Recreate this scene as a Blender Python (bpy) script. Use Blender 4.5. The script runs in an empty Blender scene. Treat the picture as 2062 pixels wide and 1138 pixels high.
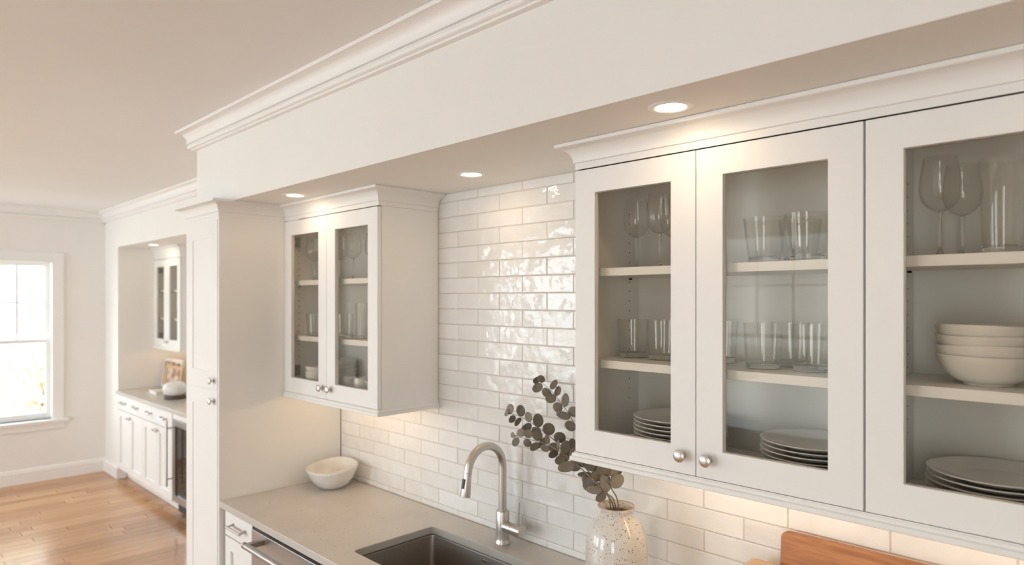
import bpy, bmesh, math, random
from mathutils import Vector, Matrix

random.seed(7)
R = math.radians
scene = bpy.context.scene
col = scene.collection

# ------------------------------------------------------------------ camera
CAMZ = 1.75
cd = bpy.data.cameras.new('camera')
cam = bpy.data.objects.new('camera', cd)
col.objects.link(cam)
cam.location = (0, 0, CAMZ)
cam.rotation_euler = (R(90), 0, R(44.7173))
cd.sensor_width = 36
cd.lens = 1328.37 / 2062 * 36
cd.shift_y = 33.65 / 2062
cd.clip_start = 0.05
cd.dof.use_dof = True
cd.dof.focus_distance = 1.9
cd.dof.aperture_fstop = 2.6
scene.camera = cam

# ------------------------------------------------------------------ world and view
world = bpy.data.worlds.new('sky')
scene.world = world
world.use_nodes = True
bg = world.node_tree.nodes['Background']
bg.inputs[0].default_value = (0.845, 0.975, 1.075, 1)
bg.inputs[1].default_value = 4.8
scene.view_settings.view_transform = 'Standard'
scene.view_settings.look = 'None'
scene.view_settings.gamma = 1
scene.view_settings.use_curve_mapping = False
scene.view_settings.exposure = 0.76
scene.cycles.max_bounces = 9
scene.cycles.diffuse_bounces = 6
scene.cycles.glossy_bounces = 4
scene.cycles.transmission_bounces = 6
scene.cycles.transparent_max_bounces = 40
scene.cycles.caustics_reflective = False
scene.cycles.caustics_refractive = False
scene.cycles.sample_clamp_indirect = 6
LAMP = 32.0        # recessed lamp lens emission
STRIP = 10.0       # under-cabinet strip emission
WARM = (1.0, 0.73, 0.46)

sl = bpy.data.lights.new('sun', 'SUN'); sl.energy = 4.0; sl.angle = R(1.0); sl.color = (1.0, 0.95, 0.86)
sun = bpy.data.objects.new('sun', sl); col.objects.link(sun)
sun.rotation_euler = Vector((-0.75, -0.35, -0.8)).to_track_quat('-Z', 'Y').to_euler()   # over the roof, into the garden

def portal(name, loc, rot, sx, sy):
    l = bpy.data.lights.new(name, 'AREA')
    l.shape = 'RECTANGLE'
    l.size, l.size_y = sx, sy
    l.cycles.is_portal = True
    o = bpy.data.objects.new(name, l)
    col.objects.link(o)
    o.location, o.rotation_euler = loc, rot
    return o

# ------------------------------------------------------------------ main dimensions (metres)
WALL = 1.90            # tiled wall
CAB = 1.568            # front of wall-cabinet doors
CTR = 0.7957           # kitchen worktop
SOF, SOFY = 2.222, 1.297
CEIL = 2.628
XP0, XP1, YP = -3.609, -3.184, 1.2405     # pantry
XA1 = -2.344           # right side of the cabinet beside the pantry
XB0, XB1, XC1 = -1.2816, -0.4672, 0.347
DT, DB, RAILB = 2.1405, 1.2856, 1.2577    # door top, door bottom, light rail bottom
XF, YF = -7.7044, 1.868                   # far wall, alcove wall
XN, XN1, YNB = -7.2533, -4.60, 2.52       # alcove
NSOF, NCTR = 2.259, 0.863
YOPP, XR = -3.8, 2.6
WIN_OPP = [(-7.45, -5.3, 0.25, 2.48), (-4.05, -2.35, 0.25, 2.48), (0.45, 1.65, 0.25, 2.48)]  # first read off tile reflections; later two, unseen, added to light the room
WIN_FAR = (0.66, 1.4265, 0.585, 2.122)

portal('window_portal', (XF - 0.12, (WIN_FAR[0] + WIN_FAR[1]) / 2, (WIN_FAR[2] + WIN_FAR[3]) / 2), (0, R(-90), 0), WIN_FAR[3] - WIN_FAR[2], WIN_FAR[1] - WIN_FAR[0])
portal('window_portal', (XF - 0.12, -2.75, 1.35), (0, R(-90), 0), 1.54, 1.5)
for x0, x1, z0, z1 in WIN_OPP:
    portal('window_portal', ((x0 + x1) / 2, YOPP - 0.12, (z0 + z1) / 2), (R(90), 0, 0), x1 - x0, z1 - z0)

# ------------------------------------------------------------------ materials
MATS = {}
class NT:
    def __init__(s, name):
        s.m = bpy.data.materials.new(name); s.m.use_nodes = True
        s.t = s.m.node_tree; s.n = s.t.nodes; s.b = s.n['Principled BSDF']; s.out = s.n['Material Output']
        MATS[name] = s.m
    def node(s, kind, **kw):
        n = s.n.new(kind)
        for k, v in kw.items():
            if k in n.inputs.keys(): n.inputs[k].default_value = v
            else: setattr(n, k, v)
        return n
    def link(s, a, b): s.t.links.new(a, b)
    def coord(s, scale=(1, 1, 1), obj=False, rand=0.0):
        tc = s.node('ShaderNodeTexCoord'); mp = s.node('ShaderNodeMapping')
        mp.inputs['Scale'].default_value = scale
        src = tc.outputs['Object']
        if rand:
            oi = s.node('ShaderNodeObjectInfo'); ml = s.node('ShaderNodeMath', operation='MULTIPLY'); ml.inputs[1].default_value = rand
            s.link(oi.outputs['Random'], ml.inputs[0]); ad = s.node('ShaderNodeVectorMath', operation='ADD')
            s.link(src, ad.inputs[0]); s.link(ml.outputs[0], ad.inputs[1]); src = ad.outputs[0]
        s.link(src, mp.inputs['Vector'])
        return mp.outputs[0]
    def noise(s, vec, scale, detail=3, rough=0.5):
        n = s.node('ShaderNodeTexNoise'); n.inputs['Scale'].default_value = scale
        n.inputs['Detail'].default_value = detail; n.inputs['Roughness'].default_value = rough
        s.link(vec, n.inputs['Vector']); return n.outputs['Fac']
    def ramp(s, fac, stops):
        r = s.node('ShaderNodeValToRGB'); e = r.color_ramp.elements
        while len(e) < len(stops): e.new(0.5)
        for i, (p, c) in enumerate(stops):
            e[i].position = p; e[i].color = (*c, 1) if len(c) == 3 else c
        s.link(fac, r.inputs[0]); return r.outputs[0]
    def bump(s, h, strength, dist=0.01):
        b = s.node('ShaderNodeBump'); b.inputs['Strength'].default_value = strength; b.inputs['Distance'].default_value = dist
        s.link(h, b.inputs['Height']); s.link(b.outputs[0], s.b.inputs['Normal']); return b

def plain(name, c, rough=0.5, var=0.03, nscale=6.0, bump=0.0, bscale=200.0, metal=0.0, coat=0.0, spec=0.5):
    t = NT(name); v = t.coord(rand=3.0)
    lo = tuple(x * (1 - var) for x in c); hi = tuple(min(1, x * (1 + var)) for x in c)
    t.link(t.ramp(t.noise(v, nscale), [(0.3, lo), (0.7, hi)]), t.b.inputs['Base Color'])
    t.b.inputs['Roughness'].default_value = rough; t.b.inputs['Metallic'].default_value = metal
    t.b.inputs['Coat Weight'].default_value = coat; t.b.inputs['Specular IOR Level'].default_value = spec
    if bump: t.bump(t.noise(v, bscale, 2), bump, 0.001)
    return t.m

plain('wall_paint', (0.865, 0.845, 0.81), 0.75, 0.012, 2.0, 0.08, 260)
plain('ceiling_paint', (0.88, 0.876, 0.868), 0.85, 0.012, 2.0, 0.06, 260)
plain('trim_paint', (0.90, 0.885, 0.865), 0.38, 0.01, 3.0)
plain('cabinet_paint', (0.86, 0.848, 0.82), 0.48, 0.012, 4.0, 0.03, 420)
plain('cabinet_inside', (0.74, 0.70, 0.64), 0.50, 0.015, 4.0)
plain('grout', (0.64, 0.585, 0.52), 0.9, 0.06, 60.0)
plain('porcelain', (0.80, 0.785, 0.76), 0.16, 0.015, 8.0, coat=0.3)
plain('stoneware', (0.78, 0.75, 0.70), 0.26, 0.06, 14.0, 0.06, 60)
plain('dark_plastic', (0.02, 0.018, 0.016), 0.4, 0.1)
plain('hole_dark', (0.03, 0.025, 0.02), 0.9, 0.1)
plain('hinge_metal', (0.34, 0.32, 0.29), 0.35, 0.05, 30, metal=1.0)
plain('stem_bark', (0.21, 0.165, 0.115), 0.7, 0.2, 90)
plain('frame_white', (0.80, 0.74, 0.66), 0.6, 0.04, 12)
plain('book_cream', (0.80, 0.76, 0.70), 0.7, 0.05, 30)
plain('stand_wood', (0.10, 0.06, 0.035), 0.5, 0.2, 30)
plain('ground_leaves', (0.46, 0.46, 0.40), 0.9, 0.3, 4)
plain('trunk_bark', (0.30, 0.24, 0.18), 0.9, 0.2, 12)
plain('amber_rack', (0.50, 0.27, 0.12), 0.5, 0.15, 20)

def metal(name, c, rough, stretch):
    t = NT(name); v = t.coord(stretch)
    n = t.noise(v, 60, 4)
    t.link(t.ramp(n, [(0.3, tuple(x * 0.93 for x in c)), (0.7, c)]), t.b.inputs['Base Color'])
    mr = t.node('ShaderNodeMapRange'); mr.inputs['To Min'].default_value = rough * 0.8; mr.inputs['To Max'].default_value = rough * 1.25
    t.link(n, mr.inputs['Value']); t.link(mr.outputs[0], t.b.inputs['Roughness'])
    t.b.inputs['Metallic'].default_value = 1.0
    t.bump(n, 0.05, 0.001)
metal('nickel', (0.64, 0.60, 0.55), 0.34, (1, 1, 14))
metal('steel', (0.46, 0.45, 0.435), 0.33, (14, 1, 1))
metal('sink_steel', (0.42, 0.39, 0.355), 0.34, (12, 1, 1))

def leafm(name, a, b):
    t = NT(name); v = t.coord(rand=5.0)
    oi = t.node('ShaderNodeObjectInfo')
    base = t.ramp(oi.outputs['Random'], [(0.0, a), (1.0, b)])
    mx = t.node('ShaderNodeMix', data_type='RGBA', blend_type='MULTIPLY'); mx.inputs['Factor'].default_value = 0.5
    t.link(base, mx.inputs['A']); t.link(t.ramp(t.noise(v, 130, 4), [(0.3, (0.62, 0.6, 0.58)), (0.7, (1, 1, 1))]), mx.inputs['B'])
    t.link(mx.outputs['Result'], t.b.inputs['Base Color']); t.b.inputs['Roughness'].default_value = 0.55
leafm('eucalyptus_leaf', (0.14, 0.115, 0.08), (0.30, 0.255, 0.195))
leafm('autumn_leaf', (0.70, 0.60, 0.42), (0.78, 0.71, 0.56))

# glazed wavy wall tile
t = NT('tile_glaze'); v = t.coord(rand=17.0)
oi = t.node('ShaderNodeObjectInfo')
tone = t.ramp(oi.outputs['Random'], [(0.0, (0.80, 0.78, 0.745)), (1.0, (0.86, 0.845, 0.82))])
mx = t.node('ShaderNodeMix', data_type='RGBA', blend_type='MULTIPLY'); mx.inputs['Factor'].default_value = 0.6
t.link(tone, mx.inputs['A']); t.link(t.ramp(t.noise(v, 16, 3), [(0.3, (0.93, 0.925, 0.92)), (0.7, (1, 1, 1))]), mx.inputs['B'])
t.link(mx.outputs['Result'], t.b.inputs['Base Color'])
t.b.inputs['Roughness'].default_value = 0.045
t.b.inputs['Specular IOR Level'].default_value = 0.55
n1 = t.noise(v, 13, 1.2); n2 = t.noise(v, 42, 2)
ad = t.node('ShaderNodeMath', operation='MULTIPLY_ADD'); ad.inputs[1].default_value = 0.16
t.link(n2, ad.inputs[0]); t.link(n1, ad.inputs[2])
t.bump(ad.outputs[0], 0.75, 0.0085)

# quartz worktop
t = NT('quartz'); v = t.coord()
c1 = t.ramp(t.noise(v, 3.5, 6, 0.6), [(0.3, (0.545, 0.505, 0.455)), (0.7, (0.605, 0.57, 0.52))])
mx = t.node('ShaderNodeMix', data_type='RGBA', blend_type='MULTIPLY'); mx.inputs['Factor'].default_value = 1.0
sp = t.ramp(t.noise(v, 95, 1), [(0.245, (0.72, 0.7, 0.68)), (0.29, (1, 1, 1))])
t.link(c1, mx.inputs['A']); t.link(sp, mx.inputs['B']); t.link(mx.outputs['Result'], t.b.inputs['Base Color'])
t.b.inputs['Roughness'].default_value = 0.26

# oak floor plank, grain along Y, one tone per plank
t = NT('oak_plank'); v = t.coord((9, 0.55, 9), rand=40.0)
oi = t.node('ShaderNodeObjectInfo')
g = t.noise(v, 7, 6, 0.6)
base = t.ramp(oi.outputs['Random'], [(0.0, (0.47, 0.225, 0.088)), (0.5, (0.58, 0.30, 0.125)), (1.0, (0.68, 0.385, 0.175))])
mx = t.node('ShaderNodeMix', data_type='RGBA', blend_type='MULTIPLY'); mx.inputs['Factor'].default_value = 0.75
t.link(base, mx.inputs['A']); t.link(t.ramp(g, [(0.3, (0.7, 0.62, 0.55)), (0.62, (1, 1, 1))]), mx.inputs['B'])
t.link(mx.outputs['Result'], t.b.inputs['Base Color'])
t.b.inputs['Roughness'].default_value = 0.24; t.b.inputs['Coat Weight'].default_value = 0.25; t.b.inputs['Coat Roughness'].default_value = 0.12
t.bump(g, 0.06, 0.002)

# oak floor where single boards can no longer be told apart
t = NT('oak_field'); v = t.coord()
rot = t.node('ShaderNodeMapping'); rot.inputs['Rotation'].default_value = (0, 0, R(90)); t.link(v, rot.inputs['Vector'])
br = t.node('ShaderNodeTexBrick'); br.offset = 0.37
br.inputs['Color1'].default_value = (0.46, 0.235, 0.105, 1); br.inputs['Color2'].default_value = (0.62, 0.36, 0.18, 1)
br.inputs['Mortar'].default_value = (0.10, 0.05, 0.02, 1); br.inputs['Scale'].default_value = 1; br.inputs['Mortar Size'].default_value = 0.0012
br.inputs['Brick Width'].default_value = 1.3; br.inputs['Row Height'].default_value = 0.1
t.link(rot.outputs[0], br.inputs['Vector']); t.link(br.outputs['Color'], t.b.inputs['Base Color']); t.b.inputs['Roughness'].default_value = 0.26

# cutting-board wood, grain along X
def boardm(name, a, b):
    t = NT(name); v = t.coord((1.3, 16, 16), rand=9.0)
    n = t.noise(v, 5, 6, 0.62)
    t.link(t.ramp(n, [(0.25, a), (0.5, tuple((p + q) / 2 for p, q in zip(a, b))), (0.75, b)]), t.b.inputs['Base Color'])
    t.b.inputs['Roughness'].default_value = 0.42; t.bump(n, 0.06, 0.002)
boardm('acacia', (0.25, 0.085, 0.025), (0.52, 0.235, 0.085))
boardm('maple', (0.52, 0.31, 0.16), (0.70, 0.47, 0.27))

# speckled glaze
t = NT('speckled_glaze'); v = t.coord()
body = t.ramp(t.noise(v, 9, 3), [(0.3, (0.69, 0.65, 0.595)), (0.7, (0.78, 0.745, 0.70))])
vo = t.node('ShaderNodeTexVoronoi'); vo.inputs['Scale'].default_value = 175; t.link(v, vo.inputs['Vector'])
sz = t.noise(v, 26, 2)
sc_ = t.node('ShaderNodeSeparateColor'); t.link(vo.outputs['Color'], sc_.inputs[0])
th = t.node('ShaderNodeMapRange'); th.inputs['From Min'].default_value = 0.28; th.inputs['From Max'].default_value = 1.0; th.inputs['To Min'].default_value = 0.0; th.inputs['To Max'].default_value = 0.40
t.link(sc_.outputs[0], th.inputs['Value'])
lt = t.node('ShaderNodeMath', operation='LESS_THAN'); t.link(vo.outputs['Distance'], lt.inputs[0]); t.link(th.outputs[0], lt.inputs[1])
mx = t.node('ShaderNodeMix', data_type='RGBA'); t.link(lt.outputs[0], mx.inputs['Factor']); t.link(body, mx.inputs['A']); mx.inputs['B'].default_value = (0.27, 0.19, 0.12, 1)
t.link(mx.outputs['Result'], t.b.inputs['Base Color']); t.b.inputs['Roughness'].default_value = 0.13; t.b.inputs['Coat Weight'].default_value = 0.5
t.bump(sz, 0.05, 0.004)
plain('glaze_rim', (0.56, 0.42, 0.31), 0.2, 0.12, 40)

# framed print: soft landscape blotches
t = NT('art_print'); v = t.coord()
t.link(t.ramp(t.noise(v, 9, 3), [(0.3, (0.16, 0.13, 0.10)), (0.45, (0.42, 0.22, 0.11)), (0.55, (0.62, 0.50, 0.39)), (0.7, (0.78, 0.70, 0.60))]), t.b.inputs['Base Color'])
t.b.inputs['Roughness'].default_value = 0.5

def thin_glass(name, tint, f0, gain, rough=0.0):
    t = NT(name)
    lw = t.node('ShaderNodeLayerWeight'); lw.inputs['Blend'].default_value = 0.5
    pw = t.node('ShaderNodeMath', operation='POWER'); pw.inputs[1].default_value = 3.6
    t.link(lw.outputs['Facing'], pw.inputs[0])
    ma = t.node('ShaderNodeMath', operation='MULTIPLY_ADD'); ma.inputs[1].default_value = gain; ma.inputs[2].default_value = f0; ma.use_clamp = True
    t.link(pw.outputs[0], ma.inputs[0])
    tr = t.node('ShaderNodeBsdfTransparent'); tr.inputs[0].default_value = (*tint, 1)
    gl = t.node('ShaderNodeBsdfGlossy'); gl.inputs['Roughness'].default_value = rough
    mx = t.node('ShaderNodeMixShader')
    t.link(ma.outputs[0], mx.inputs[0]); t.link(tr.outputs[0], mx.inputs[1]); t.link(gl.outputs[0], mx.inputs[2])
    t.link(mx.outputs[0], t.out.inputs['Surface'])
thin_glass('pane_glass', (0.955, 0.938, 0.905), 0.008, 0.35)
thin_glass('window_glass', (0.985, 0.985, 0.98), 0.02, 0.5)
thin_glass('drinking_glass', (0.988, 0.986, 0.98), 0.032, 0.55, 0.0)
t = NT('solid_glass'); t.b.inputs['Transmission Weight'].default_value = 1; t.b.inputs['Roughness'].default_value = 0.0; t.b.inputs['IOR'].default_value = 1.45; t.b.inputs['Base Color'].default_value = (0.97, 0.97, 0.965, 1)
thin_glass('fridge_glass', (0.42, 0.40, 0.37), 0.05, 0.6)

def emit(name, c, s):
    t = NT(name); e = t.node('ShaderNodeEmission'); e.inputs[0].default_value = (*c, 1); e.inputs[1].default_value = s
    t.link(e.outputs[0], t.out.inputs['Surface'])
emit('lamp_lens', WARM, LAMP)
emit('strip_lens', (1.0, 0.70, 0.42), STRIP)

# ------------------------------------------------------------------ geometry helpers
def frame_ring(g, x0, x1, z0, z1, y0, y1, fr, frt=None):
    frt = frt or fr
    o = ((x0, z0), (x1, z0), (x1, z1), (x0, z1)); i = ((x0 + fr, z0 + fr), (x1 - fr, z0 + fr), (x1 - fr, z1 - frt), (x0 + fr, z1 - frt))
    V = [[g.bm.verts.new((x, y, z)) for x, z in lp] for y in (y0, y1) for lp in (o, i)]
    for k in range(4):
        j = (k + 1) % 4
        for a, b in ((0, 1), (1, 3), (3, 2), (2, 0)): g.bm.faces.new((V[a][k], V[a][j], V[b][j], V[b][k]))
    return g

class G:
    """collects shapes into one bmesh"""
    def __init__(s): s.bm = bmesh.new()
    def box(s, x0, x1, y0, y1, z0, z1):
        v = [s.bm.verts.new((x, y, z)) for z in (z0, z1) for y in (y0, y1) for x in (x0, x1)]
        for f in ((0, 2, 3, 1), (4, 5, 7, 6), (0, 1, 5, 4), (2, 6, 7, 3), (0, 4, 6, 2), (1, 3, 7, 5)):
            s.bm.faces.new([v[i] for i in f])
        return s
    def lathe(s, prof, seg=32, c=(0, 0, 0), axis='z', wob=None, capend=False):
        rings = []
        for r, h in prof:
            ring = []
            for i in range(seg):
                a = 2 * math.pi * i / seg
                rr, hh = (r, h) if wob is None else wob(r, h, a)
                x, y = rr * math.cos(a), rr * math.sin(a)
                p = (x, y, hh) if axis == 'z' else ((x, -hh, y) if axis == '-y' else (hh, x, y))
                ring.append(s.bm.verts.new((p[0] + c[0], p[1] + c[1], p[2] + c[2])))
            rings.append(ring)
        for a, b in zip(rings, rings[1:]):
            for i in range(seg):
                j = (i + 1) % seg
                s.bm.faces.new((a[i], a[j], b[j], b[i]))
        if prof[0][0] > 1e-6 and capend is not None: s.bm.faces.new(list(reversed(rings[0])))
        if prof[-1][0] > 1e-6 and capend is not None: s.bm.faces.new(rings[-1])
        return s
    def tube(s, pts, r, seg=12, cap=True):
        pts = [Vector(p) for p in pts]; n = len(pts)
        rs = r if isinstance(r, (list, tuple)) else [r] * n
        rings = []; up = None
        for i, p in enumerate(pts):
            d = (pts[min(i + 1, n - 1)] - pts[max(i - 1, 0)]).normalized()
            if up is None:
                up = Vector((0, 0, 1)) if abs(d.z) < 0.9 else Vector((1, 0, 0))
            a = d.cross(up).normalized(); b = a.cross(d).normalized(); up = b
            rings.append([s.bm.verts.new(p + rs[i] * (math.cos(t) * a + math.sin(t) * b)) for t in [2 * math.pi * k / seg for k in range(seg)]])
        for a, b in zip(rings, rings[1:]):
            for k in range(seg):
                j = (k + 1) % seg
                s.bm.faces.new((a[k], a[j], b[j], b[k]))
        if cap:
            s.bm.faces.new(list(reversed(rings[0]))); s.bm.faces.new(rings[-1])
        return s
    def sweep(s, path, prof):
        """closed profile (out, z) along a plan polyline, out = to the right of travel, mitred corners"""
        n = len(path); rows = []
        P = [Vector(p) for p in path]
        for i in range(n):
            ns = []
            if i > 0: d = (P[i] - P[i - 1]).normalized(); ns.append(Vector((d.y, -d.x)))
            if i < n - 1: d = (P[i + 1] - P[i]).normalized(); ns.append(Vector((d.y, -d.x)))
            m = ns[0] if len(ns) == 1 else (ns[0] + ns[1]) / (1 + ns[0].dot(ns[1]))
            rows.append([s.bm.verts.new((P[i].x + m.x * o, P[i].y + m.y * o, z)) for o, z in prof])
        k = len(prof)
        for a, b in zip(rows, rows[1:]):
            for i in range(k):
                j = (i + 1) % k
                s.bm.faces.new((a[i], b[i], b[j], a[j]))
        s.bm.faces.new(rows[0]); s.bm.faces.new(list(reversed(rows[-1])))
        return s
    def prism(s, loop, z0, z1):
        a = [s.bm.verts.new((x, y, z0)) for x, y in loop]; b = [s.bm.verts.new((x, y, z1)) for x, y in loop]
        s.bm.faces.new(list(reversed(a))); s.bm.faces.new(b)
        for i in range(len(a)):
            j = (i + 1) % len(a); s.bm.faces.new((a[i], a[j], b[j], b[i]))
        return s

def wloc(o):
    v = Vector((0, 0, 0))
    while o is not None: v += o.location; o = o.parent
    return v

def obj(name, g, m, parent=None, smooth=False, bevel=0.0, local=False, kind=None, seg=2):
    """link the shapes of g as one mesh object; g is in world coordinates unless local"""
    bmesh.ops.recalc_face_normals(g.bm, faces=g.bm.faces)
    me = bpy.data.meshes.new(name)
    if parent is not None and not local:
        bmesh.ops.translate(g.bm, verts=g.bm.verts, vec=-wloc(parent))
    g.bm.to_mesh(me); g.bm.free()
    me.materials.append(MATS[m])
    if smooth:
        for p in me.polygons: p.use_smooth = True
    o = bpy.data.objects.new(name, me); col.objects.link(o)
    if smooth:
        es = o.modifiers.new('edges', 'EDGE_SPLIT'); es.split_angle = R(38)
    if bevel:
        b = o.modifiers.new('bevel', 'BEVEL'); b.width = bevel; b.segments = seg; b.limit_method = 'ANGLE'; b.harden_normals = False
    if parent is not None: o.parent = parent
    if kind: o['kind'] = kind
    return o

def tag(o, label, cat, group=None, kind=None):
    o['label'] = label; o['category'] = cat
    if group: o['group'] = group
    if kind: o['kind'] = kind
    return o

def thing(name, loc, label, cat, group=None, rz=0.0):
    o = bpy.data.objects.new(name, None); col.objects.link(o)
    o.empty_display_size = 0.05
    o.location = loc; o.rotation_euler = (0, 0, rz)
    return tag(o, label, cat, group)

def dup(o, loc, label, rz=None, scale=None, parent=None):
    c = o.copy(); col.objects.link(c)
    if parent is None:
        c.location = loc; c['label'] = label
        if rz is not None: c.rotation_euler[2] = rz
        if scale is not None: c.scale = scale
    else: c.parent = parent
    for ch in o.children: dup(ch, None, None, parent=c)
    return c

def struct(name, g, m, parent=None, bevel=0.0, label=None, smooth=False):
    o = obj(name, g, m, parent, bevel=bevel, smooth=smooth)
    if parent is None: o['kind'] = 'structure'
    if label: o['label'] = label
    return o

def rrect(x0, x1, y0, y1, r, n=6):
    pts = []
    for cx, cy, a0 in ((x1 - r, y1 - r, 0), (x0 + r, y1 - r, 90), (x0 + r, y0 + r, 180), (x1 - r, y0 + r, 270)):
        for i in range(n + 1):
            a = R(a0 + 90 * i / n); pts.append((cx + r * math.cos(a), cy + r * math.sin(a)))
    return pts

# ------------------------------------------------------------------ room shell
floor = struct('floor', G().box(-7.9, 2.8, -4.0, 2.7, -0.12, -0.004), 'oak_field', label='golden oak strip floor with a satin gloss')
pw = 0.1
meshes = {}
x = XF + 0.003; row = 0
while x < -2.6:
    y = -1.1 + (row * 0.47) % 1.15 - 1.0
    while y < YF:
        L = random.choice((0.75, 0.95, 1.2, 1.45)); y0, y1 = max(y, -1.1), min(y + L, YF - 0.002)
        y += L
        if y1 - y0 < 0.05: continue
        key = round(y1 - y0, 3)
        if key not in meshes:
            a, h = pw - 0.0012, (y1 - y0) / 2 - 0.0006
            g = G()
            lo = [(0, -h), (a, -h), (a, h), (0, h)]
            b = [g.bm.verts.new((px, py, -0.004)) for px, py in lo]
            m1 = [g.bm.verts.new((px, py, -0.0012)) for px, py in lo]
            e = 0.0012
            tp = [g.bm.verts.new((min(max(px, e), a - e), min(max(py, -h + e), h - e), 0)) for px, py in lo]
            for i in range(4):
                j = (i + 1) % 4
                g.bm.faces.new((b[i], b[j], m1[j], m1[i])); g.bm.faces.new((m1[i], m1[j], tp[j], tp[i]))
            g.bm.faces.new(tp); g.bm.faces.new(list(reversed(b)))
            o = obj('plank', g, 'oak_plank'); meshes[key] = o.data
        else:
            o = bpy.data.objects.new('plank', meshes[key]); col.objects.link(o)
        o.parent = floor; o.location = (x, (y0 + y1) / 2, 0)
    x += pw; row += 1

struct('ceiling', G().box(-7.9, 2.8, -4.0, 2.7, CEIL, CEIL + 0.1), 'ceiling_paint', label='smooth warm white painted ceiling')

def wall_open(axis, pos, thick, a0, a1, z0, z1, opens):
    """wall slab with rectangular openings; axis 'x' = plane of constant x"""
    g = G()
    def put(p0, p1, q0, q1):
        if p1 - p0 < 1e-4 or q1 - q0 < 1e-4: return
        if axis == 'x': g.box(min(pos, pos + thick), max(pos, pos + thick), p0, p1, q0, q1)
        else: g.box(p0, p1, min(pos, pos + thick), max(pos, pos + thick), q0, q1)
    cur = a0
    for o0, o1, b0, b1 in sorted(opens):
        put(cur, o0, z0, z1); put(o0, o1, z0, b0); put(o0, o1, b1, z1); cur = o1
    put(cur, a1, z0, z1)
    return g
WIN_FAR2 = (-3.5, -2.0, 0.585, 2.122)
struct('wall_left', wall_open('x', XF, -0.14, -3.94, 2.66, -0.1, CEIL, [WIN_FAR, WIN_FAR2]), 'wall_paint', label='beige painted wall with the sash window')
struct('wall_front', wall_open('y', YOPP, -0.14, XF, XR, -0.1, CEIL, WIN_OPP), 'wall_paint', label='painted wall opposite the kitchen run')
struct('wall_right', G().box(XR, XR + 0.14, -3.94, 2.0, -0.1, CEIL), 'wall_paint', label='painted end wall')
wall_back = struct('wall_back', G().box(XP0, XR, WALL - 0.0040, 2.05, -0.1, SOF + 0.3), 'grout', label='kitchen wall behind the tiles')
struct('wall_soffit', G().box(XP0, XR, SOFY, WALL + 0.0015, SOF, CEIL), 'wall_paint', label='boxed soffit above the cabinets')
g = G().box(XF, XN, YF, 2.66, 0, CEIL).box(XN, XN1, YF, YNB, NSOF, CEIL).box(XN1, XP0, YF, 2.66, 0, CEIL)
struct('wall_alcove', g, 'wall_paint', label='painted wall around the bar alcove')
struct('wall_alcove_back', G().box(XN, XN1, YNB, 2.66, 0, CEIL), 'wall_paint', label='back wall of the bar alcove')

# soffit crown: fillet, cove, groove, bead
def crown_profile(zt, h=0.10, p=0.083):
    pts = [(0, zt), (p, zt), (p, zt - 0.013), (p - 0.007, zt - 0.0135)]
    for i in range(11):
        a = i / 10 * math.pi / 2
        pts.append((p - 0.007 - 0.038 * math.sin(a), zt - 0.0135 - 0.046 * (1 - math.cos(a))))
    pts += [(p - 0.041, zt - 0.060), (p - 0.041, zt - 0.0665), (p - 0.053, zt - 0.067), (p - 0.053, zt - 0.070)]
    for i in range(9):
        a = math.pi / 2 - i / 8 * math.pi
        pts.append((p - 0.055 + 0.010 * math.cos(a), zt - 0.081 + 0.0105 * math.sin(a)))
    pts += [(p - 0.061, zt - 0.0925), (p - 0.061, zt - h), (0, zt - h)]
    return pts
cp = crown_profile(CEIL)
tag1 = struct('trim_1', G().sweep([(XP0, WALL), (XP0, SOFY), (XR, SOFY)], cp), 'trim_paint', smooth=True, label='white crown moulding along the top of the kitchen soffit')
struct('trim_2', G().sweep([(XF, YOPP), (XF, YF)][::1], [(o, z) for o, z in cp]), 'trim_paint', smooth=True, label='white crown moulding above the sash window wall')
struct('trim_3', G().sweep([(XF, YF), (XP0, YF)], cp), 'trim_paint', smooth=True, label='white crown moulding above the bar alcove')
bp = [(0, 0), (0.018, 0), (0.018, 0.105), (0.015, 0.112), (0.012, 0.128), (0.006, 0.134), (0, 0.135)]
struct('baseboard_left', G().sweep([(XF, YOPP), (XF, YF)], bp), 'trim_paint', label='white baseboard under the sash window')
struct('baseboard_back', G().sweep([(XF, YF), (XN, YF), (XN, 1.93)], bp), 'trim_paint', label='white baseboard returning into the alcove')

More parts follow.
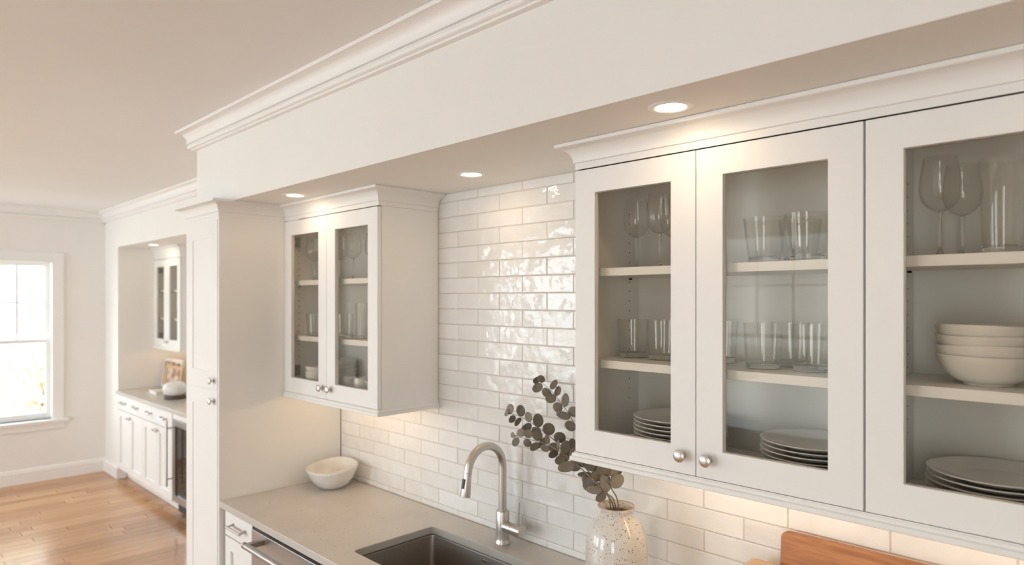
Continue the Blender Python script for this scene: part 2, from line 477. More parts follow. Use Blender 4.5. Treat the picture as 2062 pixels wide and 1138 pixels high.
# ------------------------------------------------------------------ windows
def make_window(n, plane, a0, a1, z0, z1, cols, label, along='y', depth=0.12, full=True):
    """double-hung window; on the far wall 'a' runs along y and the outside is -x; on the opposite wall it runs along x, outside -y"""
    def B(g, p0, p1, d0, d1, q0, q1):
        if along == 'y': g.box(plane - d1, plane - d0, p0, p1, q0, q1)
        else: g.box(p0, p1, plane - d1, plane - d0, q0, q1)
        return g
    cw = 0.082
    g = G()
    B(g, a0 - cw, a0, -0.02, 0.0, z0, z1 + cw); B(g, a1, a1 + cw, -0.02, 0.0, z0, z1 + cw); B(g, a0, a1, -0.02, 0.0, z1, z1 + cw)
    root = obj('window_%d' % n, g, 'trim_paint', bevel=0.003); root['kind'] = 'structure'; root['label'] = label
    g = G(); j = 0.014
    B(g, a0, a0 + j, -0.018, depth, z0, z1); B(g, a1 - j, a1, -0.018, depth, z0, z1); B(g, a0 + j, a1 - j, -0.018, depth, z1 - j, z1)
    obj('jamb', g, 'trim_paint', root)
    obj('sill', B(G(), a0 - cw - 0.03, a1 + cw + 0.03, -0.055, depth, z0 - 0.028, z0), 'trim_paint', root, bevel=0.004)
    obj('apron', B(G(), a0 - cw, a1 + cw, -0.018, 0.0, z0 - 0.095, z0 - 0.028), 'trim_paint', root, bevel=0.003)
    mid = z0 + (z1 - z0) * 0.493
    st = 0.042
    for (q0, q1, d, nc, nr) in ((mid - 0.018, z1 - j, 0.095, cols, 2), (z0, mid + 0.02, 0.055, 1, 1)):
        b0, b1 = a0 + j, a1 - j
        g = G()
        B(g, b0, b0 + st, d, d + 0.035, q0, q1); B(g, b1 - st, b1, d, d + 0.035, q0, q1)
        B(g, b0 + st, b1 - st, d, d + 0.035, q0, q0 + st * (0.9 if q0 > z0 else 1.5)); B(g, b0 + st, b1 - st, d, d + 0.035, q1 - st * 0.9, q1)
        sash = obj('sash', g, 'trim_paint', root, bevel=0.002)
        c0, c1, e0, e1 = b0 + st, b1 - st, q0 + st * (0.9 if q0 > z0 else 1.5), q1 - st * 0.9
        for k in range(1, nc):
            p = c0 + (c1 - c0) * k / nc; obj('muntin', B(G(), p - 0.011, p + 0.011, d + 0.008, d + 0.03, e0, e1), 'trim_paint', sash)
        for k in range(1, nr):
            p = e0 + (e1 - e0) * k / nr; obj('muntin', B(G(), c0, c1, d + 0.0095, d + 0.0285, p - 0.011, p + 0.011), 'trim_paint', sash)
        for k in range(nc):
            for i in range(nr):
                p0, p1 = c0 + (c1 - c0) * k / nc, c0 + (c1 - c0) * (k + 1) / nc
                r0, r1 = e0 + (e1 - e0) * i / nr, e0 + (e1 - e0) * (i + 1) / nr
                obj('pane', B(G(), p0, p1, d + 0.017, d + 0.021, r0, r1), 'window_glass', sash)
        if q0 > z0: obj('sash_lock', B(G(), (a0 + a1) / 2 + 0.17, (a0 + a1) / 2 + 0.23, d - 0.03, d + 0.0, q0 + 0.02, q0 + 0.04), 'trim_paint', sash, bevel=0.004)
    return root
make_window(1, XF, *WIN_FAR, 3, 'white double-hung sash window with divided upper panes')
make_window(2, XF, *WIN_FAR2, 5, 'white double-hung sash window further along the end wall')
k = 3
for x0, x1, z0, z1 in WIN_OPP:
    make_window(k, YOPP, x0, x1, z0, z1, 4, 'wide white unseen window opposite the kitchen run', along='x'); k += 1

# ------------------------------------------------------------------ wall tiles (children of the kitchen wall)
TW, RH, T0, ZJ, JT = 0.2628, 0.0681, -2.2113, 2.1835, 0.0034
TF = WALL - 0.0065
tmesh = {}
def tile(x0, x1, z0, z1):
    w, h = x1 - x0 - JT, z1 - z0 - JT
    if w < 0.012 or h < 0.006: return
    key = (round(w, 3), round(h, 3))
    if key not in tmesh:
        g = G(); e = min(0.0022, h / 4)
        def ring(iy, yy): return [g.bm.verts.new((sx * (w / 2 - iy), yy, sz * (h / 2 - iy))) for sx, sz in ((-1, -1), (1, -1), (1, 1), (-1, 1))]
        a = ring(0, 0.005); b = ring(0, 0.0018); c = ring(e * 0.4, 0.0005); d = ring(e, 0.0)
        for p, q in ((a, b), (b, c), (c, d)):
            for i in range(4):
                j = (i + 1) % 4; g.bm.faces.new((p[i], p[j], q[j], q[i]))
        g.bm.faces.new(d); g.bm.faces.new(list(reversed(a)))
        o = obj('tile', g, 'tile_glaze'); tmesh[key] = o.data
    else:
        o = bpy.data.objects.new('tile', tmesh[key]); col.objects.link(o)
    o.parent = wall_back
    o.location = ((x0 + x1) / 2, TF + random.uniform(-0.0007, 0.0007), (z0 + z1) / 2)
    o.rotation_euler = (R(random.uniform(-0.35, 0.35)), 0, R(random.uniform(-0.22, 0.22)))
for j in range(0, 22):
    z0, z1 = ZJ - j * RH, min(ZJ - (j - 1) * RH, SOF)
    z0 = max(z0, CTR)
    if z1 - z0 < 0.012: continue
    off = T0 + (TW / 2 if j % 2 == 0 else 0)
    for k in range(-6, 16):
        a, b = off + k * TW, off + (k + 1) * TW
        if z0 > DB + 0.012: lo, hi = XA1 - 0.02, XB0 + 0.01
        else: lo, hi = XP1, 0.55
        a, b = max(a, lo), min(b, hi)
        if b - a > 0.012: tile(a, b, z0, z1)

# ------------------------------------------------------------------ cabinet pieces
KP = [(0.0085, 0.0), (0.0085, 0.002), (0.0052, 0.004), (0.0048, 0.013), (0.0075, 0.0165), (0.0158, 0.019), (0.0168, 0.0215), (0.0155, 0.0245), (0.010, 0.0272), (0.004, 0.0283), (0.0, 0.0284)]
def knob(parent, x, y, z, s=1.0):
    g = G().lathe([(r * s, h * s) for r, h in KP], 24, (x, y, z), '-y')
    return obj('knob', g, 'nickel', parent, smooth=True)

def hinge(parent, x, y, z, side):
    g = G().box(x - 0.004, x + 0.004, y, y + 0.055, z - 0.026, z + 0.026).box(min(x, x + side * 0.022), max(x, x + side * 0.022), y + 0.006, y + 0.040, z - 0.011, z + 0.011)
    g.lathe([(0.006, 0), (0.006, 0.06)], 10, (x + side * 0.004, y + 0.02, z - 0.03))
    return obj('hinge', g, 'hinge_metal', parent, bevel=0.0015)

def glass_door(cab, x0, x1, z0, z1, yf, hinge_side, fr=0.074, kn=True):
    g = G(); y1 = yf + 0.02
    frame_ring(g, x0, x1, z0, z1, yf, y1, fr, fr - 0.002)
    d = obj('door', g, 'cabinet_paint', cab, bevel=0.0014)
    obj('pane', G().box(x0 + fr - 0.004, x1 - fr + 0.004, yf + 0.012, yf + 0.016, z0 + fr - 0.004, z1 - fr + 0.006), 'pane_glass', d)
    if kn:
        kx = x0 + 0.036 if hinge_side > 0 else x1 - 0.036
        knob(d, kx, yf, z0 + 0.05)
    hx = x0 + fr + 0.004 if hinge_side < 0 else x1 - fr - 0.004
    hx = x0 + 0.02 if hinge_side < 0 else x1 - 0.02
    for hz in (z0 + 0.10, z1 - 0.10): hinge(d, hx + (0.0 if hinge_side < 0 else 0.0), y1 + 0.001, hz, -hinge_side)
    return d

def wall_cabinet(name, x0, x1, yf, yb, label, group, shelves=(1.844, 1.566), zt=None, zb=None, trim=True):
    zt = zt or DT + 0.004; zb = zb or DB - 0.002
    root = thing(name, ((x0 + x1) / 2, (yf + yb) / 2, zb), label, 'cabinet', group)
    t = 0.018; y0 = yf + 0.021
    g = G().box(x0, x0 + t, y0, yb, zb, zt).box(x1 - t, x1, y0, yb, zb, zt)
    g.box(x0 + t, x1 - t, y0, yb, zb, zb + t).box(x0 + t, x1 - t, y0, yb, zt - t, zt).box(x0 + t, x1 - t, yb - 0.008, yb, zb + t, zt - t)
    obj('body', g, 'cabinet_paint', root, bevel=0.001)
    for z in shelves:
        obj('shelf', G().box(x0 + t + 0.001, x1 - t - 0.001, y0 + 0.022, yb - 0.009, z - 0.024, z), 'cabinet_paint', root, bevel=0.0012)
    g = G()
    for sx, xx in ((1, x0 + t), (-1, x1 - t)):
        for yy in (y0 + 0.05, yb - 0.06):
            z = zb + 0.14
            while z < zt - 0.1:
                a = xx + sx * 0.0005
                g.bm.faces.new([g.bm.verts.new((a, yy + 0.0026 * math.cos(w), z + 0.0026 * math.sin(w))) for w in [2 * math.pi * i / 8 for i in range(8)]])
                z += 0.032
            for sz in shelves:
                g.box(min(xx, xx + sx * 0.008), max(xx, xx + sx * 0.008), yy - 0.004, yy + 0.004, sz - 0.03, sz - 0.0245)
    obj('shelf_pin_holes', g, 'hole_dark', root, kind='stuff')
    xm = (x0 + x1) / 2
    glass_door(root, x0 + 0.0012, xm - 0.0013, DB if zb > 1.2 else zb, DT, yf, -1)
    glass_door(root, xm + 0.0013, x1 - 0.0025, DB if zb > 1.2 else zb, DT, yf, 1)
    return root

def cab_crown(path, z0, z1, p=0.052):
    pr = [(0, z1), (p, z1), (p, z1 - 0.010), (p - 0.004, z1 - 0.012)]
    h = z1 - 0.012 - (z0 + 0.021)
    for i in range(9):
        a = i / 8 * math.pi / 2
        pr.append((p - 0.004 - (p - 0.014) * math.sin(a), z1 - 0.012 - h * (1 - math.cos(a))))
    pr += [(0.010, z0 + 0.021), (0.005, z0 + 0.019), (0.005, z0), (0, z0)]
    return G().sweep(path, pr)

def rail(path, z0=RAILB, z1=DB - 0.0015):
    h = z1 - z0
    pr = [(-0.016, z1), (0.003, z1)]
    for i in range(5):
        a = i / 4 * math.pi / 2
        pr.append((0.003 + 0.006 * math.sin(a), z1 - 0.002 - 0.008 * (1 - math.cos(a))))
    pr += [(0.0075, z1 - 0.0115), (0.013, z1 - 0.0135), (0.0135, z0 + 0.002), (0.011, z0), (-0.016, z0)]
    return G().sweep(path, pr)

yf = CAB + 0.0
yw = TF + 0.0  # cabinets stop at the tile face
YBX = WALL - 0.009
# wall cabinet between the pantry and the sink
cabA = wall_cabinet('wall_cabinet', XP1 + 0.001, XA1, CAB, YBX, 'off-white glass-door wall cabinet mounted against the tall pantry', 'glass-door wall cabinets in the kitchen')
obj('crown', cab_crown([(XP1 + 0.002, CAB + 0.008), (XA1 - 0.004, CAB + 0.008), (XA1 - 0.004, YBX)], DT + 0.0045, SOF - 0.001), 'cabinet_paint', cabA, smooth=True)
obj('light_rail', rail([(XP1 + 0.002, CAB + 0.003), (XA1, CAB + 0.003), (XA1, YBX)]), 'cabinet_paint', cabA, smooth=True)
obj('led_strip', G().box(XP1 + 0.10, XA1 - 0.10, 1.70, 1.712, DB - 0.012, DB - 0.0025), 'strip_lens', cabA)
# cabinets right of the sink
cabB = wall_cabinet('wall_cabinet', XB0, XB1 - 0.0005, CAB, YBX, 'off-white glass-door wall cabinet above the vase, holding wine glasses and tumblers', 'glass-door wall cabinets in the kitchen')
cabC = wall_cabinet('wall_cabinet', XB1 + 0.0005, XC1, CAB, YBX, 'off-white glass-door wall cabinet above the cutting boards, holding stacked bowls', 'glass-door wall cabinets in the kitchen')
o = obj('cabinet_crown', cab_crown([(XB0 + 0.004, YBX), (XB0 + 0.004, CAB + 0.008), (XC1, CAB + 0.008)], DT + 0.0045, SOF - 0.001), 'cabinet_paint', smooth=True)
tag(o, 'long off-white cove crown along the two cabinets right of the sink', 'moulding')
o = obj('light_rail', rail([(XB0, YBX), (XB0, CAB + 0.003), (XC1, CAB + 0.003)]), 'cabinet_paint', smooth=True)
tag(o, 'long off-white light rail under the two cabinets right of the sink', 'moulding')
for cb, a, b in ((cabB, XB0 + 0.12, XB1 - 0.06), (cabC, XB1 + 0.06, XC1 - 0.12)):
    obj('led_strip', G().box(a, b, 1.70, 1.712, DB - 0.012, DB - 0.0025), 'strip_lens', cb)

def shaker(cab, x0, x1, z0, z1, yf, fr=0.075, name='door', t=0.02, m='cabinet_paint'):
    g = G(); y1 = yf + t
    frame_ring(g, x0, x1, z0, z1, yf, y1, fr)
    d = obj(name, g, m, cab, bevel=0.0014)
    obj('panel', G().box(x0 + fr - 0.005, x1 - fr + 0.005, yf + 0.012, y1 - 0.002, z0 + fr - 0.005, z1 - fr + 0.005), m, d)
    return d

# tall pantry
pan = thing('pantry_cabinet', ((XP0 + XP1) / 2, 1.55, 0), 'tall off-white pantry cabinet with two stacked shaker doors beside the worktop', 'cabinet')
g = G().box(XP0, XP1, YP + 0.003, YBX, 0.10, DT + 0.006)
obj('body', g, 'cabinet_paint', pan, bevel=0.0012)
obj('toe_kick', G().box(XP0 + 0.002, XP1 - 0.002, YP + 0.07, YBX, 0, 0.10), 'cabinet_paint', pan)
d = shaker(pan, XP0 + 0.012, XP1 - 0.012, 1.3165, DT - 0.008, YP - 0.001, 0.085); knob(d, XP1 - 0.052, YP - 0.001, 1.36)
d = shaker(pan, XP0 + 0.012, XP1 - 0.012, 0.115, 1.3125, YP - 0.001, 0.085); knob(d, XP1 - 0.052, YP - 0.001, 1.262)
obj('crown', cab_crown([(XP0 + 0.002, SOFY - 0.001), (XP0 + 0.002, YP + 0.005), (XP1 - 0.002, YP + 0.005), (XP1 - 0.002, CAB + 0.008)], DT + 0.0045, SOF - 0.001, 0.048), 'cabinet_paint', pan, smooth=True)

# base cabinets
def pull(parent, xa, xb, y, z):
    g = G().tube([(xa, y - 0.030, z), (xb, y - 0.030, z)], 0.0062, 12)
    for x in (xa + 0.008, xb - 0.008): g.tube([(x, y, z + 0.004), (x, y - 0.012, z + 0.002), (x, y - 0.030, z)], [0.0075, 0.0048, 0.0052], 10)
    return obj('pull', g, 'nickel', parent, smooth=True)

def base_cabinet(x0, x1, yf, yb, top, cols, label, group=None, name='base_cabinet', drawers=None, toe=0.10, zd=None, knobs=True, drawer_pulls=True, fr=0.06, open_top=False):
    root = thing(name, ((x0 + x1) / 2, (yf + yb) / 2, 0), label, 'cabinet', group)
    if open_top:
        g = G().box(x0, x0 + 0.018, yf + 0.021, yb, toe, top).box(x1 - 0.018, x1, yf + 0.021, yb, toe, top).box(x0 + 0.018, x1 - 0.018, yf + 0.021, yb, toe, toe + 0.018).box(x0 + 0.018, x1 - 0.018, yb - 0.008, yb, toe + 0.018, top)
        obj('body', g, 'cabinet_paint', root)
    else: obj('body', G().box(x0, x1, yf + 0.021, yb, toe, top), 'cabinet_paint', root)
    obj('toe_kick', G().box(x0, x1, yf + 0.08, yb, 0, toe), 'cabinet_paint', root)
    zd = zd or top - 0.15
    drawers = cols if drawers is None else drawers
    w = (x1 - x0) / max(drawers, 1)
    for i in range(drawers):
        a, b = x0 + i * w + 0.002, x0 + (i + 1) * w - 0.002
        dr = obj('drawer', G().box(a, b, yf, yf + 0.02, zd + 0.003, top - 0.006), 'cabinet_paint', root, bevel=0.0015)
        if drawer_pulls: pull(dr, (a + b) / 2 - 0.075, (a + b) / 2 + 0.075, yf, (zd + top) / 2 + 0.0)
    w = (x1 - x0) / cols
    for i in range(cols):
        a, b = x0 + i * w + 0.002, x0 + (i + 1) * w - 0.002
        d = shaker(root, a, b, toe + 0.005, (zd if drawers else top) - 0.003, yf, fr)
        if knobs: knob(d, (b - 0.032) if (i % 2 == 0 and cols > 1) else a + 0.032, yf, (zd if drawers else top) - 0.045)
    return root

UT = CTR - 0.032      # underside of worktop
base_cabinet(XP1 + 0.018, -2.842, 1.265, YBX, UT, 1, 'narrow off-white base cabinet with one drawer between pantry and dishwasher', zd=0.635, knobs=False)
base_cabinet(-2.238, -1.36, 1.265, YBX, UT, 2, 'off-white sink base cabinet under the stainless basin', name='sink_cabinet', drawers=0, open_top=True)
base_cabinet(-1.358, -0.55, 1.265, YBX, UT, 2, 'off-white base cabinet under the speckled vase', zd=0.635)
base_cabinet(-0.548, 0.35, 1.265, YBX, UT, 2, 'off-white base cabinet under the wooden cutting boards', zd=0.635)

# dishwasher
dw = thing('dishwasher', (-2.54, 1.55, 0), 'stainless steel dishwasher with a bar handle under the worktop', 'dishwasher')
obj('tub', G().box(-2.836, -2.244, 1.275, 1.86, 0.02, 0.752), 'dark_plastic', dw)
obj('door', G().box(-2.834, -2.246, 1.246, 1.272, 0.11, 0.748), 'steel', dw, bevel=0.002)
obj('dark_top_strip', G().box(-2.834, -2.246, 1.249, 1.272, 0.7485, 0.7575), 'dark_plastic', dw)  # dark strip along the recess line above the door
obj('toe_panel', G().box(-2.834, -2.246, 1.33, 1.35, 0.0, 0.105), 'dark_plastic', dw)
hd = obj('handle', G().tube([(-2.752, 1.178, 0.716), (-2.328, 1.178, 0.716)], 0.0135, 24), 'steel', dw, smooth=True)
for x in (-2.728, -2.352):
    obj('bracket', G().box(x - 0.012, x + 0.012, 1.176, 1.2475, 0.705, 0.727), 'steel', hd, bevel=0.002)
for x in (-2.735, -2.345):
    obj('ring', G().tube([(x - 0.0015, 1.178, 0.716), (x + 0.0015, 1.178, 0.716)], 0.0138, 24), 'dark_plastic', hd)

# worktop with a sink cut-out
SX0, SX1, SY0, SY1 = -2.19, -1.44, 1.352, 1.738
def slab_with_hole(x0, x1, y0, y1, z0, z1, hole):
    bm = bmesh.new()
    out = [bm.verts.new((x, y, z1)) for x, y in ((x0, y0), (x1, y0), (x1, y1), (x0, y1))]
    inn = [bm.verts.new((x, y, z1)) for x, y in hole]
    ed = [bm.edges.new((l[i], l[(i + 1) % len(l)])) for l in (out, inn) for i in range(len(l))]
    bmesh.ops.triangle_fill(bm, edges=ed, use_beauty=True)
    top = list(bm.faces)
    r = bmesh.ops.extrude_face_region(bm, geom=top)
    vs = [v for v in r['geom'] if isinstance(v, bmesh.types.BMVert)]
    bmesh.ops.translate(bm, verts=vs, vec=(0, 0, z0 - z1))
    g = G(); g.bm.free(); g.bm = bm
    return g
g = slab_with_hole(XP1 + 0.0005, 0.37, YP + 0.002, WALL - 0.0075, UT + 0.001, CTR, rrect(SX0, SX1, SY0, SY1, 0.022))
o = obj('worktop', g, 'quartz', bevel=0.0022); tag(o, 'grey quartz worktop with a sink cut-out along the tiled wall', 'worktop')

# undermount sink
sink = thing('sink', ((SX0 + SX1) / 2, (SY0 + SY1) / 2, UT - 0.2), 'stainless steel undermount sink set into the grey worktop', 'sink')
def loftrr(levels, n=6):
    g = G(); rings = []
    for ins, z, r in levels:
        rings.append([g.bm.verts.new((x, y, z)) for x, y in rrect(SX0 + ins, SX1 - ins, SY0 + ins, SY1 - ins, r, n)])
    for a, b in zip(rings, rings[1:]):
        for i in range(len(a)):
            j = (i + 1) % len(a); g.bm.faces.new((a[i], a[j], b[j], b[i]))
    return g, rings
zt = UT + 0.0005
g, rg = loftrr([(-0.03, zt - 0.0025, 0.03), (-0.03, zt, 0.03), (0.008, zt, 0.018), (0.009, zt - 0.004, 0.018), (0.012, zt - 0.17, 0.018), (0.018, zt - 0.19, 0.02), (0.04, zt - 0.196, 0.03), (0.30 * 0.5, zt - 0.199, 0.03)])
g.bm.faces.new(rg[-1])
g2, rg2 = loftrr([(-0.03, zt - 0.0025, 0.03), (0.006, zt - 0.003, 0.02), (0.008, zt - 0.175, 0.02), (0.03, zt - 0.203, 0.03)])
obj('basin', g, 'sink_steel', sink, smooth=True)
g2.bm.faces.new(rg2[-1])
obj('outer_shell', g2, 'sink_steel', sink, smooth=True)
obj('drain', G().lathe([(0.055, 0), (0.055, 0.003), (0.045, 0.004), (0.04, 0.001), (0.0, 0.0)], 28, ((SX0 + SX1) / 2, (SY0 + SY1) / 2, zt - 0.1985)), 'nickel', sink, smooth=True)
gm = G().lathe([(0.0, 0.0009), (0.6, 0.0009), (1.0, 0.0)], 24, (0, 0, 0), '-y')
bmesh.ops.scale(gm.bm, verts=gm.bm.verts, vec=(0.017, 1, 0.0055)); bmesh.ops.translate(gm.bm, verts=gm.bm.verts, vec=(-1.862, SY1 - 0.0098, 0.7425))
obj('maker_mark', gm, 'hinge_metal', sink, smooth=True)

# faucet
FX, FY = -1.845, 1.811
fa = thing('faucet', (FX, FY, CTR), 'brushed nickel gooseneck faucet with pull-down spray head behind the sink', 'faucet')
obj('base', G().lathe([(0.0305, 0), (0.0305, 0.006), (0.0285, 0.009), (0.027, 0.02), (0.0262, 0.05), (0.0262, 0.123), (0.0245, 0.127), (0.0185, 0.128), (0.0, 0.128)], 36, (FX, FY, CTR)), 'nickel', fa, smooth=True)
pts = [(FX, FY, CTR + 0.12), (FX, FY, 1.02), (FX, FY, 1.075)]
rad, cy, cz = 0.0905, FY - 0.0905, 1.098
for i in range(0, 19):
    a = R(i * 9.4)
    pts.append((FX, cy + rad * math.cos(a), cz + rad * math.sin(a)))
lp = pts[-1]
dv = Vector((0, -0.155, -1)).normalized()
pts.append(tuple(Vector(lp) + dv * 0.012))
sp0 = Vector(pts[-1])
obj('neck', G().tube(pts, 0.0155, 24), 'nickel', fa, smooth=True)
sp = obj('spray_head', G().tube([sp0, sp0 + dv * 0.0015, sp0 + dv * 0.0018, sp0 + dv * 0.04, sp0 + dv * 0.085, sp0 + dv * 0.088], [0.0140, 0.0140, 0.0150, 0.0168, 0.0196, 0.0188], 24), 'nickel', fa, smooth=True)
obj('collar_ring', G().tube([sp0 - dv * 0.0016, sp0 + dv * 0.0012], 0.0152, 24), 'dark_plastic', sp)
bc = sp0 + dv * 0.036
g = G().box(-0.0068, 0.0068, -0.0022, 0.003, -0.018, 0.018)
bmesh.ops.rotate(g.bm, cent=(0, 0, 0), matrix=Matrix.Rotation(R(-9), 3, 'X'), verts=g.bm.verts)
bmesh.ops.translate(g.bm, verts=g.bm.verts, vec=bc + Vector((0, -0.0172, -0.001)))
bt = obj('spray_button', g, 'dark_plastic', sp, bevel=0.0012)
vz = CTR + 0.068
vb = obj('valve', G().lathe([(0.0222, 0.0), (0.0222, 0.046), (0.021, 0.0465), (0.021, 0.0485), (0.0228, 0.049), (0.0228, 0.092), (0.0215, 0.094), (0.0, 0.094)], 32, (FX + 0.012, FY, vz), 'x'), 'nickel', fa, smooth=True)
obj('lever', G().tube([(FX + 0.086, FY, vz + 0.016), (FX + 0.087, FY, vz + 0.06), (FX + 0.090, FY + 0.001, vz + 0.108)], [0.0052, 0.0046, 0.0044], 12), 'nickel', vb, smooth=True)

# ------------------------------------------------------------------ ceramics and glass
def rim_bowl(r, h, foot, t=0.005, n=9, p=1.55):
    outer = [(foot, 0.0), (foot, 0.003)]
    for i in range(1, n + 1):
        u = i / n; outer.append((foot + (r - foot) * (1 - (1 - u) ** p) ** (1 / p) if p else r, 0.003 + (h - 0.003) * u))
    inner = [(max(a - t, 0.0), max(b, t + 0.003)) for a, b in reversed(outer[2:])]
    return [(0, 0)] + outer + [(r - t * 0.5, h + 0.0012)] + inner + [(0, t + 0.004)]

# loose bowl in the corner
def wob(r, h, a):
    k = max(0.0, min(1.0, h / 0.1))
    return r * (1 + 0.018 * k * math.sin(2 * a + 0.4) + 0.010 * k * math.sin(3 * a)), h + k * k * (0.012 * math.sin(a - 0.2) + 0.003 * math.sin(3 * a + 1))
pr = [(0, 0), (0.055, 0), (0.062, 0.004), (0.085, 0.022), (0.106, 0.052), (0.120, 0.082), (0.1245, 0.094), (0.126, 0.097), (0.1265, 0.107), (0.1245, 0.110), (0.1215, 0.107), (0.116, 0.086), (0.100, 0.054), (0.078, 0.027), (0.05, 0.012), (0, 0.010)]
o = obj('serving_bowl', G().lathe(pr, 64, wob=wob), 'stoneware', smooth=True); o.location = (-3.012, 1.742, CTR)
tag(o, 'cream stoneware serving bowl with an uneven rim on the worktop corner', 'bowl')

def wine_glass(name='wine_glass'):
    root = thing(name, (0, 0, 0), 'x', 'wine glass', 'wine glasses behind the cabinet doors')
    t = 0.0011
    out = [(0.0046, 0.098), (0.012, 0.101), (0.024, 0.108), (0.034, 0.121), (0.0395, 0.138), (0.0405, 0.155), (0.0385, 0.178), (0.0345, 0.203), (0.0325, 0.218)]
    inn = [(max(a - t, 0.001), b + (0.003 if i == 0 else 0.0)) for i, (a, b) in enumerate(out)]
    obj('goblet', G().lathe(out + [(0.0319, 0.2186)] + list(reversed(inn)) + [(0, 0.1022)], 40), 'drinking_glass', root, smooth=True, local=True)
    obj('stem', G().lathe([(0.0, 0.003), (0.0085, 0.0035), (0.0052, 0.010), (0.0036, 0.022), (0.0033, 0.055), (0.0036, 0.085), (0.0058, 0.098), (0.0, 0.0985)], 16), 'solid_glass', root, smooth=True, local=True)
    obj('foot', G().lathe([(0.0, 0.0), (0.034, 0.0), (0.0345, 0.0012), (0.030, 0.0021), (0.012, 0.0036), (0, 0.0042)], 40), 'drinking_glass', root, smooth=True, local=True)
    return root
def tumbler(rt, rb, h, base=0.012, name='tumbler', curve=0.0):
    root = thing(name, (0, 0, 0), 'x', 'tumbler', 'tumblers behind the cabinet doors')
    t = 0.0019; n = 8
    out = [(rb + (rt - rb) * ((i / n) ** (1 - curve)), base + (h - base) * i / n) for i in range(n + 1)]
    inn = [(a - t, b) for a, b in reversed(out)]
    obj('wall', G().lathe(out + [(rt - t / 2, h + 0.0008)] + inn, 44, capend=None), 'drinking_glass', root, smooth=True, local=True)
    obj('base', G().lathe([(0, 0.0), (rb - 0.004, 0.0), (rb - 0.001, 0.0015), (rb, 0.004), (rb, base), (rb - t, base + 0.0008), (rb * 0.6, base - 0.001), (0, base - 0.002)], 44), 'solid_glass', root, smooth=True, local=True)
    return root
def plate(r, name='dinner_plate'):
    pr = [(0, 0), (r * 0.60, 0), (r * 0.62, 0.0015), (r * 0.70, 0.005), (r * 0.97, 0.0165), (r, 0.0182), (r, 0.0196), (r * 0.985, 0.0202), (r * 0.93, 0.0182), (r * 0.70, 0.0095), (r * 0.66, 0.0062), (r * 0.5, 0.005), (0, 0.005)]
    return obj(name, G().lathe(pr, 56), 'porcelain', smooth=True)

def place(protos, key, maker, spots):
    """first spot takes the prototype, the others are copies"""
    for i, (loc, label, *rest) in enumerate(spots):
        if key not in protos:
            o = maker(); protos[key] = o; o.location = loc; o['label'] = label
        else:
            o = dup(protos[key], loc, label)
        if rest: o.scale = (rest[0],) * 3
PROTO = {}
SU, SL, SB = 1.8442, 1.5662, DB - 0.002 + 0.018 + 0.0003
place(PROTO, 'wine', wine_glass, [
    ((-1.1781, 1.745, SU), 'stemmed wine glass on the top shelf above the vase, beside the hinge'),
    ((-1.0590, 1.690, SU), 'stemmed wine glass on the top shelf above the vase, beside the door knob stile'),
    ((-1.0900, 1.815, SU), 'stemmed wine glass at the back of the shelf above the vase'),
    ((-2.895, 1.715, SU), 'stemmed wine glass on the top shelf of the pantry-side cabinet, behind the centre stile'),
    ((-2.7484, 1.70, SU), 'stemmed wine glass on the pantry-side cabinet top shelf, second from the sink end'),
    ((-2.660, 1.755, SU), 'stemmed wine glass on the pantry-side cabinet top shelf, closest to the sink'),
    ((-3.075, 1.675, SU), 'stemmed wine glass on the pantry-side cabinet top shelf, closest to the pantry'),
    ((-0.3532, 1.70, SU), 'wine glass in front on the shelf above the stacked bowls'),
    ((-0.3300, 1.80, SU), 'wine glass standing behind another above the stacked bowls', 0.98)])
place(PROTO, 'lowball', lambda: tumbler(0.054, 0.0405, 0.118, 0.016, curve=0.25), [
    ((-0.7481, 1.70, SU), 'wide flared tumbler on the top shelf, nearer the centre stile of the door'),
    ((-0.6311, 1.68, SU), 'wide flared tumbler on the top shelf, nearer the gap between cabinets'),
    ((-0.7000, 1.81, SU), 'wide flared tumbler at the back of the top shelf')])
place(PROTO, 'tumbler', lambda: tumbler(0.0505, 0.0435, 0.120, 0.015, curve=0.2), [
    ((-1.2050, 1.765, SL), 'straight tumbler above the white plates, closest to the cabinet side panel'),
    ((-1.0930, 1.760, SL), 'straight tumbler above the white plates, second from the cabinet side panel'),
    ((-0.9250, 1.800, SL), 'straight tumbler half hidden by the centre door stiles'),
    ((-0.7640, 1.725, SL), 'straight tumbler in front on the middle shelf, beside the centre stile'),
    ((-0.6420, 1.735, SL), 'straight tumbler in front on the middle shelf, beside the cabinet gap'),
    ((-0.7350, 1.832, SL), 'straight tumbler at the back, between the two front tumblers'),
    ((-3.060, 1.675, SL), 'straight tumbler on the middle shelf beside the pantry', 0.92),
    ((-2.900, 1.745, SL), 'short straight tumbler on the middle shelf beside the two tall glasses', 0.92)])
place(PROTO, 'tall', lambda: tumbler(0.0415, 0.035, 0.195, 0.016, name='highball_glass', curve=0.3), [
    ((-0.2380, 1.68, SU), 'tall clear highball glass beside the wine glasses above the stacked bowls')])
place(PROTO, 'tallA', lambda: tumbler(0.0275, 0.026, 0.166, 0.012, name='highball_glass', curve=0.2), [
    ((-2.755, 1.69, SL), 'slim tall glass in the pantry-side cabinet, next to the short tumbler'),
    ((-2.675, 1.70, SL), 'slim tall glass in the pantry-side cabinet, nearest the sink')])
for nm in ('tall', 'tallA'): pass

